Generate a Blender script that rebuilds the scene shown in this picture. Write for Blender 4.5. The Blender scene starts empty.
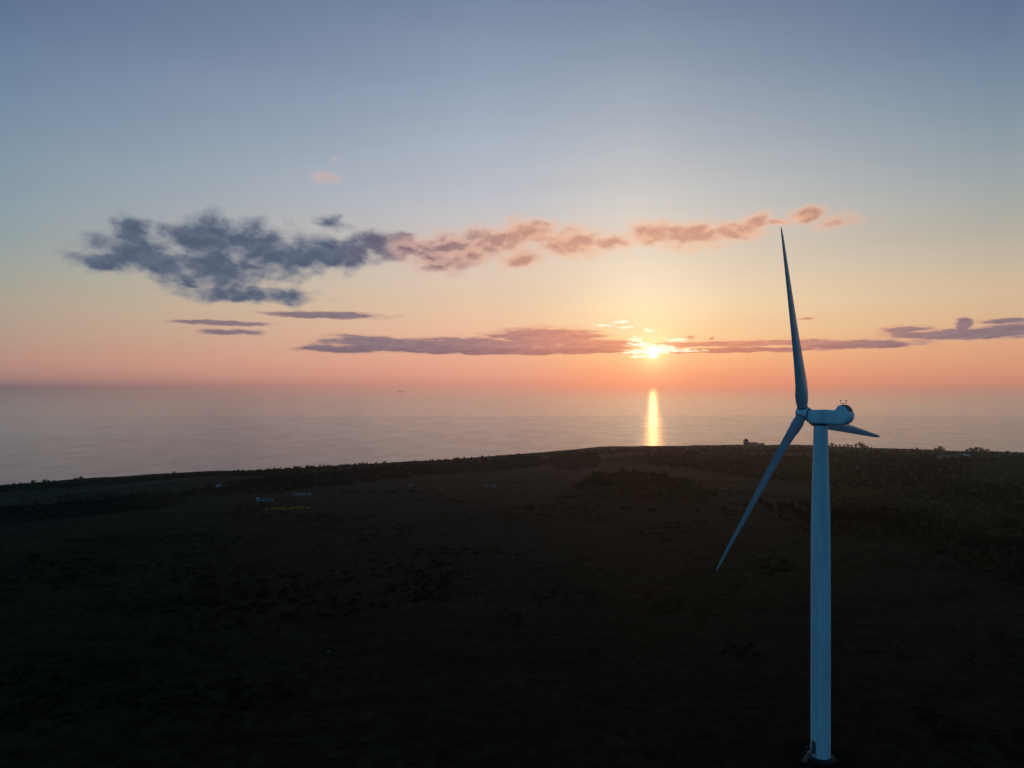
import bpy, bmesh, math, random
import numpy as np
from mathutils import Vector, Matrix
R = math.radians
random.seed(7); rng = np.random.default_rng(7)
S = bpy.context.scene
col = S.collection

# ------------------------------------------------------------------ camera
CAMZ = 78.3
F = 710.0
cd = bpy.data.cameras.new("camera"); cam = bpy.data.objects.new("camera", cd); col.objects.link(cam)
cam.location = (0, 0, CAMZ); cam.rotation_euler = (R(90), 0, 0)
cd.sensor_width = 36; cd.lens = F / 1024 * 36; cd.clip_start = 0.5; cd.clip_end = 250000
S.camera = cam
S.view_settings.view_transform = 'Standard'; S.view_settings.look = 'None'; S.view_settings.exposure = 0
S.render.resolution_x = 1024; S.render.resolution_y = 768

# ------------------------------------------------------------------ helpers
def tag(o, label=None, cat=None, group=None, kind=None):
    if label: o['label'] = label
    if cat: o['category'] = cat
    if group: o['group'] = group
    if kind: o['kind'] = kind
    return o

def empty(name, loc=(0, 0, 0), rz=0):
    o = bpy.data.objects.new(name, None); col.objects.link(o)
    o.location = loc; o.rotation_euler = (0, 0, rz); o.empty_display_size = .2
    return o

def link(name, me, parent=None, loc=None, rz=None):
    o = bpy.data.objects.new(name, me); col.objects.link(o)
    if parent: o.parent = parent
    if loc is not None: o.location = loc
    if rz is not None: o.rotation_euler = (0, 0, rz)
    return o

class MB:
    """collects shapes, links them as one mesh"""
    def __init__(s): s.v = []; s.f = []
    def add(s, vs, fs):
        n = len(s.v); s.v += [tuple(p) for p in vs]; s.f += [tuple(i + n for i in q) for q in fs]; return s
    def box(s, c, d, rz=0, M=None):
        vs = []
        for z in (-.5, .5):
            for x, y in ((-.5, -.5), (.5, -.5), (.5, .5), (-.5, .5)):
                p = Vector((x * d[0], y * d[1], z * d[2])); p.rotate(Matrix.Rotation(rz, 3, 'Z')); p += Vector(c)
                vs.append(M @ p if M else p)
        return s.add(vs, [(3, 2, 1, 0), (4, 5, 6, 7), (0, 1, 5, 4), (1, 2, 6, 5), (2, 3, 7, 6), (3, 0, 4, 7)])
    def rings(s, rings, close0=True, close1=True):
        n = len(rings[0]); vs = [p for r in rings for p in r]; fs = []
        for i in range(len(rings) - 1):
            for j in range(n):
                k = (j + 1) % n
                fs.append((i * n + j, i * n + k, (i + 1) * n + k, (i + 1) * n + j))
        if close0: fs.append(tuple(reversed(range(n))))
        if close1: fs.append(tuple((len(rings) - 1) * n + j for j in range(n)))
        return s.add(vs, fs)
    def lathe(s, prof, o=(0, 0, 0), ax=(0, 0, 1), n=32):
        ax = Vector(ax).normalized(); h = Vector((1, 0, 0)) if abs(ax.x) < .8 else Vector((0, 1, 0))
        u = ax.cross(h).normalized(); w = ax.cross(u)
        return s.rings([[Vector(o) + ax * t + (u * math.cos(2 * math.pi * j / n) + w * math.sin(2 * math.pi * j / n)) * r
                         for j in range(n)] for r, t in prof])
    def tube(s, a, b, r, r2=None, n=8):
        a = Vector(a); b = Vector(b); L = (b - a).length
        return s.lathe([(r, 0), (r2 if r2 is not None else r, L)], a, b - a, n)
    def mesh(s, name, mats, smooth=False, bevel=0):
        me = bpy.data.meshes.new(name); me.from_pydata(s.v, [], s.f)
        for m in (mats if isinstance(mats, (list, tuple)) else [mats]): me.materials.append(m)
        bm = bmesh.new(); bm.from_mesh(me); bmesh.ops.recalc_face_normals(bm, faces=bm.faces)
        if bevel:
            bmesh.ops.bevel(bm, geom=list(bm.edges), offset=bevel, segments=2, affect='EDGES', clamp_overlap=True)
        bm.to_mesh(me); bm.free()
        if smooth:
            for p in me.polygons: p.use_smooth = True
            try: me.set_sharp_from_angle(angle=R(40))
            except Exception: pass
        return me
    def obj(s, name, mats, parent=None, smooth=False, bevel=0, loc=None, rz=None):
        return link(name, s.mesh(name, mats, smooth, bevel), parent, loc, rz)

# ------------------------------------------------------------------ node helper
class NT:
    def __init__(s, nt): s.nt = nt; s.n = nt.nodes; s.l = nt.links
    def _in(s, sock, v):
        if v is None: return
        if isinstance(v, bpy.types.NodeSocket): s.l.new(v, sock)
        else:
            try: sock.default_value = v
            except Exception: sock.default_value = (*v, 1) if len(v) == 3 else v
    def m(s, op, a, b=None, c=None, clamp=False):
        d = s.n.new('ShaderNodeMath'); d.operation = op; d.use_clamp = clamp
        for i, v in enumerate((a, b, c)): s._in(d.inputs[i], v)
        return d.outputs[0]
    def vm(s, op, a, b=None, c=None):
        d = s.n.new('ShaderNodeVectorMath'); d.operation = op
        for i, v in enumerate((a, b, c)):
            if v is not None: s._in(d.inputs[i], v)
        return d.outputs['Value'] if op in ('LENGTH', 'DOT_PRODUCT', 'DISTANCE') else d.outputs[0]
    def xyz(s, x=0, y=0, z=0):
        d = s.n.new('ShaderNodeCombineXYZ')
        for i, v in enumerate((x, y, z)): s._in(d.inputs[i], v)
        return d.outputs[0]
    def sep(s, v):
        d = s.n.new('ShaderNodeSeparateXYZ'); s.l.new(v, d.inputs[0]); return d.outputs
    def noise(s, v, scale, detail=4, rough=.5, out=0, dist=0):
        d = s.n.new('ShaderNodeTexNoise'); s._in(d.inputs['Vector'], v)
        d.inputs['Scale'].default_value = scale; d.inputs['Detail'].default_value = detail
        d.inputs['Roughness'].default_value = rough; d.inputs['Distortion'].default_value = dist
        return d.outputs[out]
    def mr(s, v, a, b, c=0., d=1., smooth=True):
        n = s.n.new('ShaderNodeMapRange'); n.interpolation_type = 'SMOOTHSTEP' if smooth else 'LINEAR'
        for i, x in enumerate((v, a, b, c, d)): s._in(n.inputs[i], x)
        return n.outputs[0]
    def mix(s, f, a, b, mode='MIX'):
        n = s.n.new('ShaderNodeMix'); n.data_type = 'RGBA'; n.blend_type = mode
        s._in(n.inputs[0], f); s._in(n.inputs[6], a if isinstance(a, bpy.types.NodeSocket) else (*a[:3], 1))
        s._in(n.inputs[7], b if isinstance(b, bpy.types.NodeSocket) else (*b[:3], 1))
        return n.outputs[2]
    def ramp(s, f, stops, interp='LINEAR'):
        n = s.n.new('ShaderNodeValToRGB'); r = n.color_ramp; r.interpolation = interp
        while len(r.elements) > 1: r.elements.remove(r.elements[-1])
        stops = sorted(stops)
        r.elements[0].position = stops[0][0]; r.elements[0].color = (*stops[0][1], 1)
        for p, c in stops[1:]:
            e = r.elements.new(p); e.color = (*c, 1)
        s._in(n.inputs[0], f); return n.outputs[0]

def lin(r, g, b):
    f = lambda c: (c / 255 / 12.92) if c / 255 <= .04045 else ((c / 255 + .055) / 1.055) ** 2.4
    return (f(r), f(g), f(b))

def mat(name, base=(.5, .5, .5), rough=.6, metallic=0, **kw):
    m = bpy.data.materials.new(name); m.use_nodes = True
    t = NT(m.node_tree); b = m.node_tree.nodes['Principled BSDF']
    b.inputs['Base Color'].default_value = (*base, 1); b.inputs['Roughness'].default_value = rough
    b.inputs['Metallic'].default_value = metallic
    return m, t, b

def worn(name, base, rough=.6, amt=.25, scale=.8, metallic=0):
    """paint, plaster or metal with weather streaks and stains"""
    m, t, b = mat(name, base, rough, metallic)
    g = t.n.new('ShaderNodeNewGeometry').outputs['Position']
    n1 = t.noise(t.vm('MULTIPLY', g, (1, 1, .12)), scale, 6, .6)
    n2 = t.noise(g, scale * 5, 3, .5)
    f = t.m('ADD', t.m('MULTIPLY', n1, .7), t.m('MULTIPLY', n2, .3))
    dark = tuple(c * (1 - amt) for c in base)
    c = t.mix(t.mr(f, .35, .65), dark, base)
    t.l.new(c, b.inputs['Base Color'])
    t.l.new(t.mr(f, .3, .7, rough + .1, rough - .08), b.inputs['Roughness'])
    return m

# ------------------------------------------------------------------ sky (world)
def azel(x, y):
    return (math.degrees(math.atan2(x - 512, F)), math.degrees(math.atan2(384 - y, math.hypot(F, x - 512))))
SUN_AZ, SUN_EL = azel(653, 352.5)
W = bpy.data.worlds.new("World"); S.world = W; W.use_nodes = True
wt = NT(W.node_tree); bg = W.node_tree.nodes['Background']
gen = wt.n.new('ShaderNodeTexCoord').outputs['Generated']
dr = wt.vm('NORMALIZE', gen)
dx, dy, dz = wt.sep(dr)
el = wt.m('MULTIPLY', wt.m('ARCSINE', dz), 180 / math.pi)
az = wt.m('MULTIPLY', wt.m('ARCTAN2', dx, dy), 180 / math.pi)
E0, E1 = -4.0, 92.0
eln = wt.m('DIVIDE', wt.m('SUBTRACT', el, E0), E1 - E0, clamp=True)
def column(px, stops, top):
    r = [((azel(px, y)[1] - E0) / (E1 - E0), lin(*c)) for y, c in stops]
    r += [((e - E0) / (E1 - E0), lin(*c)) for e, c in top]
    return wt.ramp(eln, r)
TOP = [(34, (58, 78, 110)), (45, (34, 50, 76)), (65, (24, 38, 60)), (90, (22, 34, 54))]
cL = column(0, [(430, (128, 121, 128)), (400, (119, 107, 111)), (386, (122, 104, 107)), (382.5, (146, 116, 113)), (374, (170, 130, 120)), (360, (184, 140, 124)), (330, (178, 152, 134)), (300, (172, 160, 142)),
                (270, (160, 162, 152)), (235, (146, 158, 160)), (200, (139, 155, 165)), (150, (127, 147, 163)), (100, (115, 137, 160)), (50, (104, 126, 153)), (0, (92, 113, 144))], TOP)
cM = column(430, [(430, (192, 158, 148)), (402, (188, 144, 130)), (389, (197, 140, 123)), (382, (210, 144, 124)), (374, (222, 153, 130)), (357, (228, 165, 138)), (335, (231, 180, 149)), (310, (229, 192, 160)),
                (280, (220, 196, 174)), (245, (207, 194, 184)), (200, (188, 189, 196)), (150, (170, 179, 192)), (100, (152, 164, 184)), (50, (134, 150, 173)), (0, (118, 135, 161))], TOP)
cS = column(640, [(430, (220, 172, 146)), (402, (218, 160, 132)), (391, (220, 142, 112)), (384, (236, 142, 110)), (372, (240, 156, 112)), (355, (246, 180, 126)), (335, (246, 202, 148)), (310, (244, 213, 170)),
                (280, (236, 212, 182)), (245, (224, 206, 188)), (200, (204, 200, 196)), (150, (181, 185, 191)), (100, (158, 168, 182)), (50, (137, 151, 171)), (0, (118, 134, 159))], TOP)
cR = column(1000, [(430, (168, 142, 134)), (402, (171, 137, 124)), (390, (176, 130, 114)), (382, (198, 134, 113)), (370, (210, 144, 115)), (345, (216, 160, 122)), (320, (214, 174, 136)), (290, (208, 180, 148)),
                (255, (190, 176, 156)), (220, (172, 170, 160)), (180, (155, 163, 165)), (130, (136, 151, 163)), (80, (117, 137, 157)), (30, (101, 122, 149)), (0, (93, 114, 144))], TOP)
a0, a1, a2, a3 = azel(0, 0)[0], azel(480, 0)[0], azel(640, 0)[0], azel(1000, 0)[0]
sky = wt.mix(wt.mr(az, a0, a1, smooth=False), cL, cM)
sky = wt.mix(wt.mr(az, a1, a2), sky, cS)
sky = wt.mix(wt.mr(az, a2, a3, smooth=False), sky, cR)
# the side of the sky away from the sunset: blue dusk
cB = wt.ramp(eln, [(0, (.048, .108, .190)), ((6 - E0) / (E1 - E0), (.058, .200, .360)), ((20 - E0) / (E1 - E0), (.048, .170, .320)),
                   ((45 - E0) / (E1 - E0), (.016, .045, .085)), (1, (.008, .016, .034))])
back = wt.mr(wt.m('ABSOLUTE', wt.m('SUBTRACT', az, SUN_AZ)), 42, 85)
sky = wt.mix(back, sky, cB)
# physical sky adds its own faint dusk gradient
nz = wt.n.new('ShaderNodeTexSky'); nz.sky_type = 'NISHITA'; nz.sun_disc = False
nz.sun_elevation = R(SUN_EL); nz.sun_rotation = R(SUN_AZ); nz.altitude = 100; nz.air_density = 1; nz.dust_density = 1.5
sky = wt.mix(1.0, sky, wt.mix(1.0, nz.outputs[0], (.002, .002, .002), 'MULTIPLY'), 'ADD')
# faint uneven haze
hz = wt.noise(wt.xyz(wt.m('MULTIPLY', az, .05), wt.m('MULTIPLY', el, .35), 3.1), 1.0, 4, .5)
sky = wt.mix(1.0, sky, wt.mix(wt.mr(hz, .3, .7, smooth=False), (.985, .984, .985), (1.015, 1.013, 1.013)), 'MULTIPLY')
# horizon haze bands
# glow around the sun
sd = Vector((math.sin(R(SUN_AZ)) * math.cos(R(SUN_EL)), math.cos(R(SUN_AZ)) * math.cos(R(SUN_EL)), math.sin(R(SUN_EL))))
delta = wt.m('MULTIPLY', wt.m('ARCCOSINE', wt.m('MINIMUM', wt.vm('DOT_PRODUCT', dr, tuple(sd)), .9999999)), 180 / math.pi)
def expf(w, p=1.):
    return wt.m('EXPONENT', wt.m('MULTIPLY', wt.m('POWER', wt.m('DIVIDE', delta, w), p), -1.))
up = wt.vm('DISTANCE', wt.xyz(az, el, 0), (SUN_AZ - .1, SUN_EL + 3.6, 0))
g2 = wt.m('EXPONENT', wt.m('MULTIPLY', wt.m('POWER', wt.m('DIVIDE', up, 4.6), 2.), -1.))
sky = wt.mix(1.0, sky, wt.mix(g2, (0, 0, 0), (.05, .065, .055)), 'ADD')

# ---- clouds, in azimuth / elevation
P = wt.xyz(az, el, 0)
def ellipses(Pw, lst, power=1):
    acc = None
    for (x, y, rx, ry, w) in lst:
        c = azel(x, y); k = math.cos(R(c[0]))
        sx = math.degrees(rx / F) * k * k; sy = math.degrees(ry / F) * k
        d = wt.vm('LENGTH', wt.vm('MULTIPLY', wt.vm('SUBTRACT', Pw, (c[0], c[1], 0)), (1 / sx, 1 / sy, 0)))
        e = wt.m('MULTIPLY', wt.m('SUBTRACT', 1.0, d), w) if w > 1 else wt.m('SUBTRACT', 1.0 - (1 - w) * .8, d)
        acc = e if acc is None else wt.m('MAXIMUM', acc, e)
    return acc
def warp(sc, amp, stretch=1.7):
    n = wt.noise(wt.vm('MULTIPLY', P, (1, stretch, 1)), sc, 3, .55, out=1)
    return wt.vm('ADD', P, wt.vm('MULTIPLY', wt.vm('SUBTRACT', n, (.5, .5, .5)), amp))
PA = warp(.34, (3.4, 2.0, 0)); 
mA = ellipses(PA, [(104, 259, 44, 11, 1.1), (140, 252, 52, 22, 1), (132, 233, 26, 14, 1), (175, 262, 58, 18, 1), (205, 238, 44, 24, 1), (250, 246, 48, 27, 1),
                   (225, 270, 58, 24, 1), (285, 258, 60, 20, 1), (335, 252, 52, 18, 1), (245, 294, 74, 9, 1.05), (372, 248, 44, 15, 1), (400, 241, 26, 9, 1),
                   (330, 224, 26, 11, .45), (430, 250, 50, 14, .6), (450, 260, 44, 13, .8), (190, 283, 50, 14, .5)])
mO = ellipses(warp(.55, (1.6, 1.1, 0)), [(490, 243, 48, 18, 1), (530, 232, 38, 15, 1), (572, 243, 40, 16, 1), (455, 248, 54, 20, .9), (435, 262, 40, 14, .8), (520, 260, 36, 12, .75), (605, 245, 24, 12, .7),
                                    (650, 233, 30, 14, 1), (690, 236, 42, 15, 1), (735, 230, 38, 11, 1), (757, 222, 20, 9, 1), (804, 215, 30, 9, .8), (835, 221, 46, 13, .45), (780, 220, 30, 9, .6), (612, 243, 40, 12, .75), (420, 247, 34, 13, .95),
                                    (325, 178, 30, 11, .22), (335, 160, 20, 8, .02)])
fb = wt.noise(wt.vm('MULTIPLY', P, (1, 1.6, 1)), .50, 7, .50, dist=.25)
fb2 = wt.noise(wt.vm('MULTIPLY', wt.vm('ADD', P, (.12, -.42, 0)), (1, 1.6, 1)), .50, 7, .50, dist=.25)
nfb = wt.m('MULTIPLY', wt.m('SUBTRACT', fb, .5), 2.0)
dA = wt.m('ADD', mA, wt.m('MULTIPLY', nfb, .92)); dO = wt.m('ADD', wt.m('MULTIPLY', mO, 1.15), wt.m('MULTIPLY', nfb, .75))
alA = wt.mr(dA, -.36, .62); alO = wt.mr(dO, -.34, .80)
# the low streaks
nst = wt.m('MULTIPLY', wt.m('SUBTRACT', wt.noise(wt.vm('MULTIPLY', P, (.42, 2.4, 1)), 1.0, 7, .6), .5), 1.7)
mB = ellipses(warp(.7, (.9, .32, 0)), [(325, 315, 76, 4.5, 1.2), (222, 323, 62, 3.2, 1.1), (232, 332, 42, 4, 1), (345, 349, 62, 5, 1), (400, 345, 95, 9, 1), (470, 345, 110, 10, 1.2),
                   (545, 338, 75, 13, 1.2), (590, 346, 70, 9, 1.2), (520, 351, 160, 5, 1.3), (360, 341, 50, 8, 1.), (750, 343.5, 130, 4, 1.25), (745, 350, 120, 3.6, 1.2), (855, 344, 85, 6, 1.1), (965, 334, 110, 7, 1.2), (964, 326, 13, 9, 1.1), (1010, 331, 50, 9, 1),
                   (1006, 321, 34, 3.5, 1.2), (905, 330, 34, 6, .9), (690, 337, 9, 4, .62), (712, 338, 8, 3, .6), (806, 319, 22, 3, .35), (1060, 330, 60, 8, 1), (-60, 330, 60, 5, 1)])
flat = wt.mr(el, azel(540, 357.5)[1], azel(540, 354)[1])       # the bank has a level base
dB = wt.m('ADD', mB, wt.m('MULTIPLY', nst, .85))
alB = wt.m('MULTIPLY', wt.mr(dB, -.10, .46), flat)
# colours
nearS = wt.mr(wt.m('ABSOLUTE', wt.m('SUBTRACT', az, SUN_AZ + 1)), 2, 27)          # 0 by the sun .. 1 far
core = wt.ramp(nearS, [(0, lin(214, 150, 128)), (.3, lin(190, 138, 128)), (.6, lin(158, 124, 126)), (.84, lin(118, 102, 116)), (.95, lin(90, 90, 111)), (1, lin(75, 88, 112))])
edge = wt.ramp(nearS, [(0, lin(250, 200, 160)), (.3, lin(236, 178, 150)), (.6, lin(206, 168, 158)), (.84, lin(168, 146, 152)), (1, lin(122, 130, 146))])
shade = wt.mr(wt.m('SUBTRACT', fb, fb2), -.16, .16)      # lit from low down
thick = wt.mr(dA, -.15, .75)
cloudA = wt.mix(wt.m('MULTIPLY', thick, wt.mr(shade, 0, 1, .74, 1.0)), edge, core)
sky = wt.mix(wt.m('MULTIPLY', alA, .96), sky, cloudA)
thO = wt.m('MULTIPLY', wt.mr(dO, .0, .8), wt.mr(shade, 0, 1, .35, 1.0))
coreO = wt.ramp(nearS, [(0, lin(206, 146, 122)), (.3, lin(190, 136, 118)), (.6, lin(160, 122, 120)), (.85, lin(124, 106, 118)), (1, lin(150, 140, 150))])
edgeO = wt.ramp(nearS, [(0, lin(248, 190, 148)), (.35, lin(242, 180, 144)), (.6, lin(228, 178, 156)), (1, lin(220, 180, 168))])
sky = wt.mix(wt.m('MULTIPLY', alO, .88), sky, wt.mix(thO, edgeO, coreO))
coreB = wt.ramp(nearS, [(0, lin(224, 142, 112)), (.22, lin(202, 136, 122)), (.45, lin(170, 126, 124)), (.75, lin(142, 116, 124)), (1, lin(128, 112, 124))])
nbk = wt.noise(wt.vm('MULTIPLY', P, (.5, 2.4, 1)), 1.3, 5, .6)
coreB = wt.mix(1.0, coreB, wt.mix(wt.mr(nbk, .3, .7), (.86, .84, .88), (1.10, 1.08, 1.05)), 'MULTIPLY')
base_ = wt.mr(el, azel(500, 345)[1], azel(500, 352)[1], .0, 1.)
coreB = wt.mix(wt.m('MULTIPLY', base_, .55), coreB, wt.mix(1., coreB, (.66, .62, .72), 'MULTIPLY'))
edgeB = wt.ramp(nearS, [(0, lin(252, 190, 130)), (.3, lin(232, 164, 132)), (1, lin(190, 150, 134))])
sky = wt.mix(wt.m('MULTIPLY', alB, .92), sky, wt.mix(wt.mr(dB, .1, .55), edgeB, coreB))
# burning cloud scraps beside the sun
mC = ellipses(warp(1.1, (.8, .25, 0)), [(604, 325, 22, 3, 1), (622, 321.5, 22, 3.4, 1.1), (625, 327, 16, 2.6, 1), (648, 331, 12, 3, .9), (636, 339.5, 13, 4, 1), (640, 345, 22, 3.4, .9), (676, 340, 14, 3.2, 1),
                   (660, 349, 24, 5, 1.1), (640, 352, 26, 2.8, 1.1), (672, 350, 26, 2.6, 1.1), (636, 356.5, 20, 1.6, 1.0), (690, 351, 34, 1.8, .9)])
nsc = wt.m('MULTIPLY', wt.m('SUBTRACT', wt.noise(wt.vm('MULTIPLY', P, (1.1, 4.2, 1)), 1.6, 6, .65), .5), 2.7)
dC = wt.m('ADD', mC, nsc)
alC = wt.mr(dC, .1, .6)
sky = wt.mix(wt.m('MULTIPLY', alC, .9), sky, wt.mix(wt.mr(wt.m('ADD', dC, wt.m('MULTIPLY', expf(1.6), .8)), .4, 1.0), lin(253, 205, 150), (1.15, 1.0, .74)))
# sun
sky = wt.mix(1.0, sky, wt.mix(expf(.85), (0, 0, 0), (1.1, .62, .24)), 'ADD')
sky = wt.mix(1.0, sky, wt.mix(expf(3.2), (0, 0, 0), (.09, .035, .004)), 'ADD')
sky = wt.mix(wt.mr(delta, .06, .60, 1, 0), sky, (3.0, 2.5, 1.6))
hs = wt.n.new('ShaderNodeHueSaturation'); hs.inputs['Saturation'].default_value = .97; hs.inputs['Value'].default_value = 1.02
wt.l.new(sky, hs.inputs['Color']); wt.l.new(hs.outputs[0], bg.inputs[0]); bg.inputs[1].default_value = 1.0
W.cycles.sampling_method = 'MANUAL'; W.cycles.sample_map_resolution = 1024

sl = bpy.data.lights.new("sun", 'SUN'); so = bpy.data.objects.new("sun", sl); col.objects.link(so)
sl.energy = .015; sl.angle = R(.5); sl.color = (1, .42, .13)
so.rotation_euler = (-sd).to_track_quat('-Z', 'Y').to_euler()

# ------------------------------------------------------------------ terrain
class VN:
    def __init__(s, seed): s.t = np.random.default_rng(seed).random((256, 256))
    def __call__(s, x, y):
        xi = np.floor(x).astype(int); yi = np.floor(y).astype(int); fx = x - xi; fy = y - yi
        fx = fx * fx * (3 - 2 * fx); fy = fy * fy * (3 - 2 * fy)
        g = lambda a, b: s.t[a & 255, b & 255]
        return (g(xi, yi) * (1 - fx) + g(xi + 1, yi) * fx) * (1 - fy) + (g(xi, yi + 1) * (1 - fx) + g(xi + 1, yi + 1) * fx) * fy - .5
V1, V2, V3, V4 = VN(1), VN(2), VN(3), VN(4)
SEA = -42.0
# silhouette of the land's edge: (pixel column, pixel row, land height at the edge)
SIL = [(-700, 640, -14), (-300, 545, -10), (0, 485, -6.5), (100, 478.5, -6), (200, 472, -5), (300, 466.5, -4), (400, 462, -3), (480, 456, -1.5), (550, 451.2, 0), (600, 446.9, 1), (650, 445.2, 2),
       (760, 444.3, 3), (830, 445.3, 3.5), (900, 447.8, 4), (960, 450.3, 4.5), (1024, 452.5, 5), (1200, 462, 6), (1600, 490, 6)]
EX = []; EY = []; EZ = []
for px, py, ze in SIL:
    Y = F * (CAMZ - ze) / (py - 384); EX.append((px - 512) / F * Y); EY.append(Y); EZ.append(ze)
EX, EY, EZ = map(np.array, (EX, EY, EZ))
def coast(X): return np.interp(X, EX, EY)
def height(X, Y):
    X = np.asarray(X, float); Y = np.asarray(Y, float)
    yc = coast(X) + 14 * V1(X / 60 + 9, X * 0 + 3.3) * 2; ze = np.interp(X, EX, EZ)
    t = np.clip(Y / yc, 0, 1)
    z = ze * t ** 2
    d = np.hypot(X - 66, Y - 149)
    k = np.clip((d - 20) / 90, 0, 1); e = np.clip((yc - Y) / 120, 0, 1)
    z = z + k * (e * (V1(X / 150, Y / 150) * 5 + V2(X / 62, Y / 62) * 2.2) + V3(X / 21, Y / 21) * .7 + V4(X / 7, Y / 7) * .22)
    # shallow valley to the right where the wood stands
    z = z - 6 * np.exp(-(((X - 330) / 130) ** 2 + ((Y - 520) / 120) ** 2)) * e
    # dip on the left below the road
    z = z - 3.5 * np.exp(-(((X + 260) / 120) ** 2 + ((Y - 470) / 60) ** 2)) * e
    over = np.clip((Y - yc) / 45, 0, 1)
    z = z * (1 - over) + (SEA - 4) * over ** .8
    return z
def H(x, y): return float(height(np.array([x]), np.array([y]))[0])
def ground(px, py, dz=0):
    Y = 400.0
    for _ in range(40):
        X = (px - 512) / F * Y
        Y = .5 * Y + .5 * F * (CAMZ - H(X, Y) - dz) / (py - 384)
    X = (px - 512) / F * Y
    return X, Y, H(X, Y)
def nx(n): # non uniform axis helper
    return n
gx = np.arange(-1100, 1300, 4.0); gy = np.concatenate([np.arange(-300, 60, 12.0), np.arange(60, 1150, 3.6)])
GX, GY = np.meshgrid(gx, gy); GZ = height(GX, GY)
def grid_mesh(name, GX, GY, GZ, m):
    ny, nxx = GX.shape
    v = np.stack([GX, GY, GZ], -1).reshape(-1, 3)
    idx = np.arange(ny * nxx).reshape(ny, nxx)
    q = np.stack([idx[:-1, :-1], idx[:-1, 1:], idx[1:, 1:], idx[1:, :-1]], -1).reshape(-1, 4)
    if name == 'ground': q = q[v[q, 2].max(axis=1) > SEA - .5]      # nothing below the water
    me = bpy.data.meshes.new(name); me.vertices.add(len(v)); me.vertices.foreach_set('co', v.ravel())
    me.loops.add(q.size); me.loops.foreach_set('vertex_index', q.ravel().astype(np.int32))
    me.polygons.add(len(q)); me.polygons.foreach_set('loop_start', np.arange(0, q.size, 4, dtype=np.int32))
    me.polygons.foreach_set('use_smooth', np.ones(len(q), bool))
    me.update(); me.validate(); me.materials.append(m); return me

mg, t, b = mat("pasture", rough=.95)
g = t.n.new('ShaderNodeNewGeometry').outputs['Position']
n1 = t.noise(g, .006, 5, .6); n2 = t.noise(t.vm('ADD', g, (40, 9, 0)), .022, 8, .68); n3 = t.noise(g, .25, 7, .72); n4 = t.noise(t.vm('MULTIPLY', g, (.35, 1.3, 1)), .06, 6, .65)
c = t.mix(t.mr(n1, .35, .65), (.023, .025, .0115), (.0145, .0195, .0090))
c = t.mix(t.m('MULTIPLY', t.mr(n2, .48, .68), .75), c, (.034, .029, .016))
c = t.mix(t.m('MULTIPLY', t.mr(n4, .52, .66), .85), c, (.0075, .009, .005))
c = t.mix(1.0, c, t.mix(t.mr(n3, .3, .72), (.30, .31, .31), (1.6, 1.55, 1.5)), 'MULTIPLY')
t.l.new(c, b.inputs['Base Color']); b.inputs['Specular IOR Level'].default_value = .0
b.inputs['Sheen Weight'].default_value = .03; b.inputs['Sheen Roughness'].default_value = .35
b.inputs['Sheen Tint'].default_value = (.9, .62, .5, 1)
bp = t.n.new('ShaderNodeBump'); bp.inputs['Strength'].default_value = .8; bp.inputs['Distance'].default_value = 1.2
t.l.new(t.m('ADD', n3, t.m('MULTIPLY', n2, 3)), bp.inputs['Height']); t.l.new(bp.outputs[0], b.inputs['Normal'])
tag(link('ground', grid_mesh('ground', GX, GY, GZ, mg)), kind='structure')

# ------------------------------------------------------------------ sea
ms, t, b = mat("sea_water", (.012, .022, .030), .12)
g = t.n.new('ShaderNodeNewGeometry').outputs['Position']; gxs, gys, gzs = t.sep(g)
b.inputs['IOR'].default_value = 1.333
edgey = t.m('ADD', gys, t.m('MULTIPLY', t.m('SUBTRACT', t.noise(t.vm('MULTIPLY', g, (1, .2, 1)), .0016, 4, .6), .5), 260))
line = t.mr(edgey, 2630, 2760)        # the calm slick beyond the breeze line
w1 = t.noise(t.vm('MULTIPLY', g, (.5, 1, 1)), .05, 6, .62); w2 = t.noise(t.vm('MULTIPLY', g, (.12, 1, 1)), .008, 5, .6)
w3 = t.noise(t.vm('MULTIPLY', g, (.5, .9, 1)), .075, 4, .65)
hgt = t.m('ADD', t.m('MULTIPLY', w1, 2.0), t.m('ADD', t.m('MULTIPLY', w3, 2.4), t.m('MULTIPLY', t.noise(g, .35, 4, .6), .4)))
bp = t.n.new('ShaderNodeBump'); bp.inputs['Distance'].default_value = 1.0
t.l.new(t.mix(line, (.75, .75, .75), (.06, .06, .06)), bp.inputs['Strength']); t.l.new(hgt, bp.inputs['Height'])
w5 = t.noise(t.vm('MULTIPLY', g, (.5, .45, 1)), .035, 6, .7)
rg = t.m('ADD', t.m('MULTIPLY', t.m('SUBTRACT', w5, .5), .16), t.m('ADD', t.mr(w2, .3, .7, .18, .225), t.m('MULTIPLY', line, .03)))
gl = t.n.new('ShaderNodeBsdfGlossy'); gl.distribution = 'BECKMANN'; t.l.new(rg, gl.inputs['Roughness']); t.l.new(bp.outputs[0], gl.inputs['Normal'])
df = t.n.new('ShaderNodeBsdfDiffuse'); df.inputs[0].default_value = (.014, .024, .034, 1)
fr = t.n.new('ShaderNodeFresnel'); fr.inputs['IOR'].default_value = 1.333
water = t.n.new('ShaderNodeMixShader'); w4 = t.noise(t.vm('MULTIPLY', g, (.55, .40, 1)), .030, 6, .68)
t.l.new(t.m('MULTIPLY', t.m('POWER', fr.outputs[0], .75), t.mr(w4, .36, .64, .86, 1.0)), water.inputs[0]); t.l.new(df.outputs[0], water.inputs[1]); t.l.new(gl.outputs[0], water.inputs[2])
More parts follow.
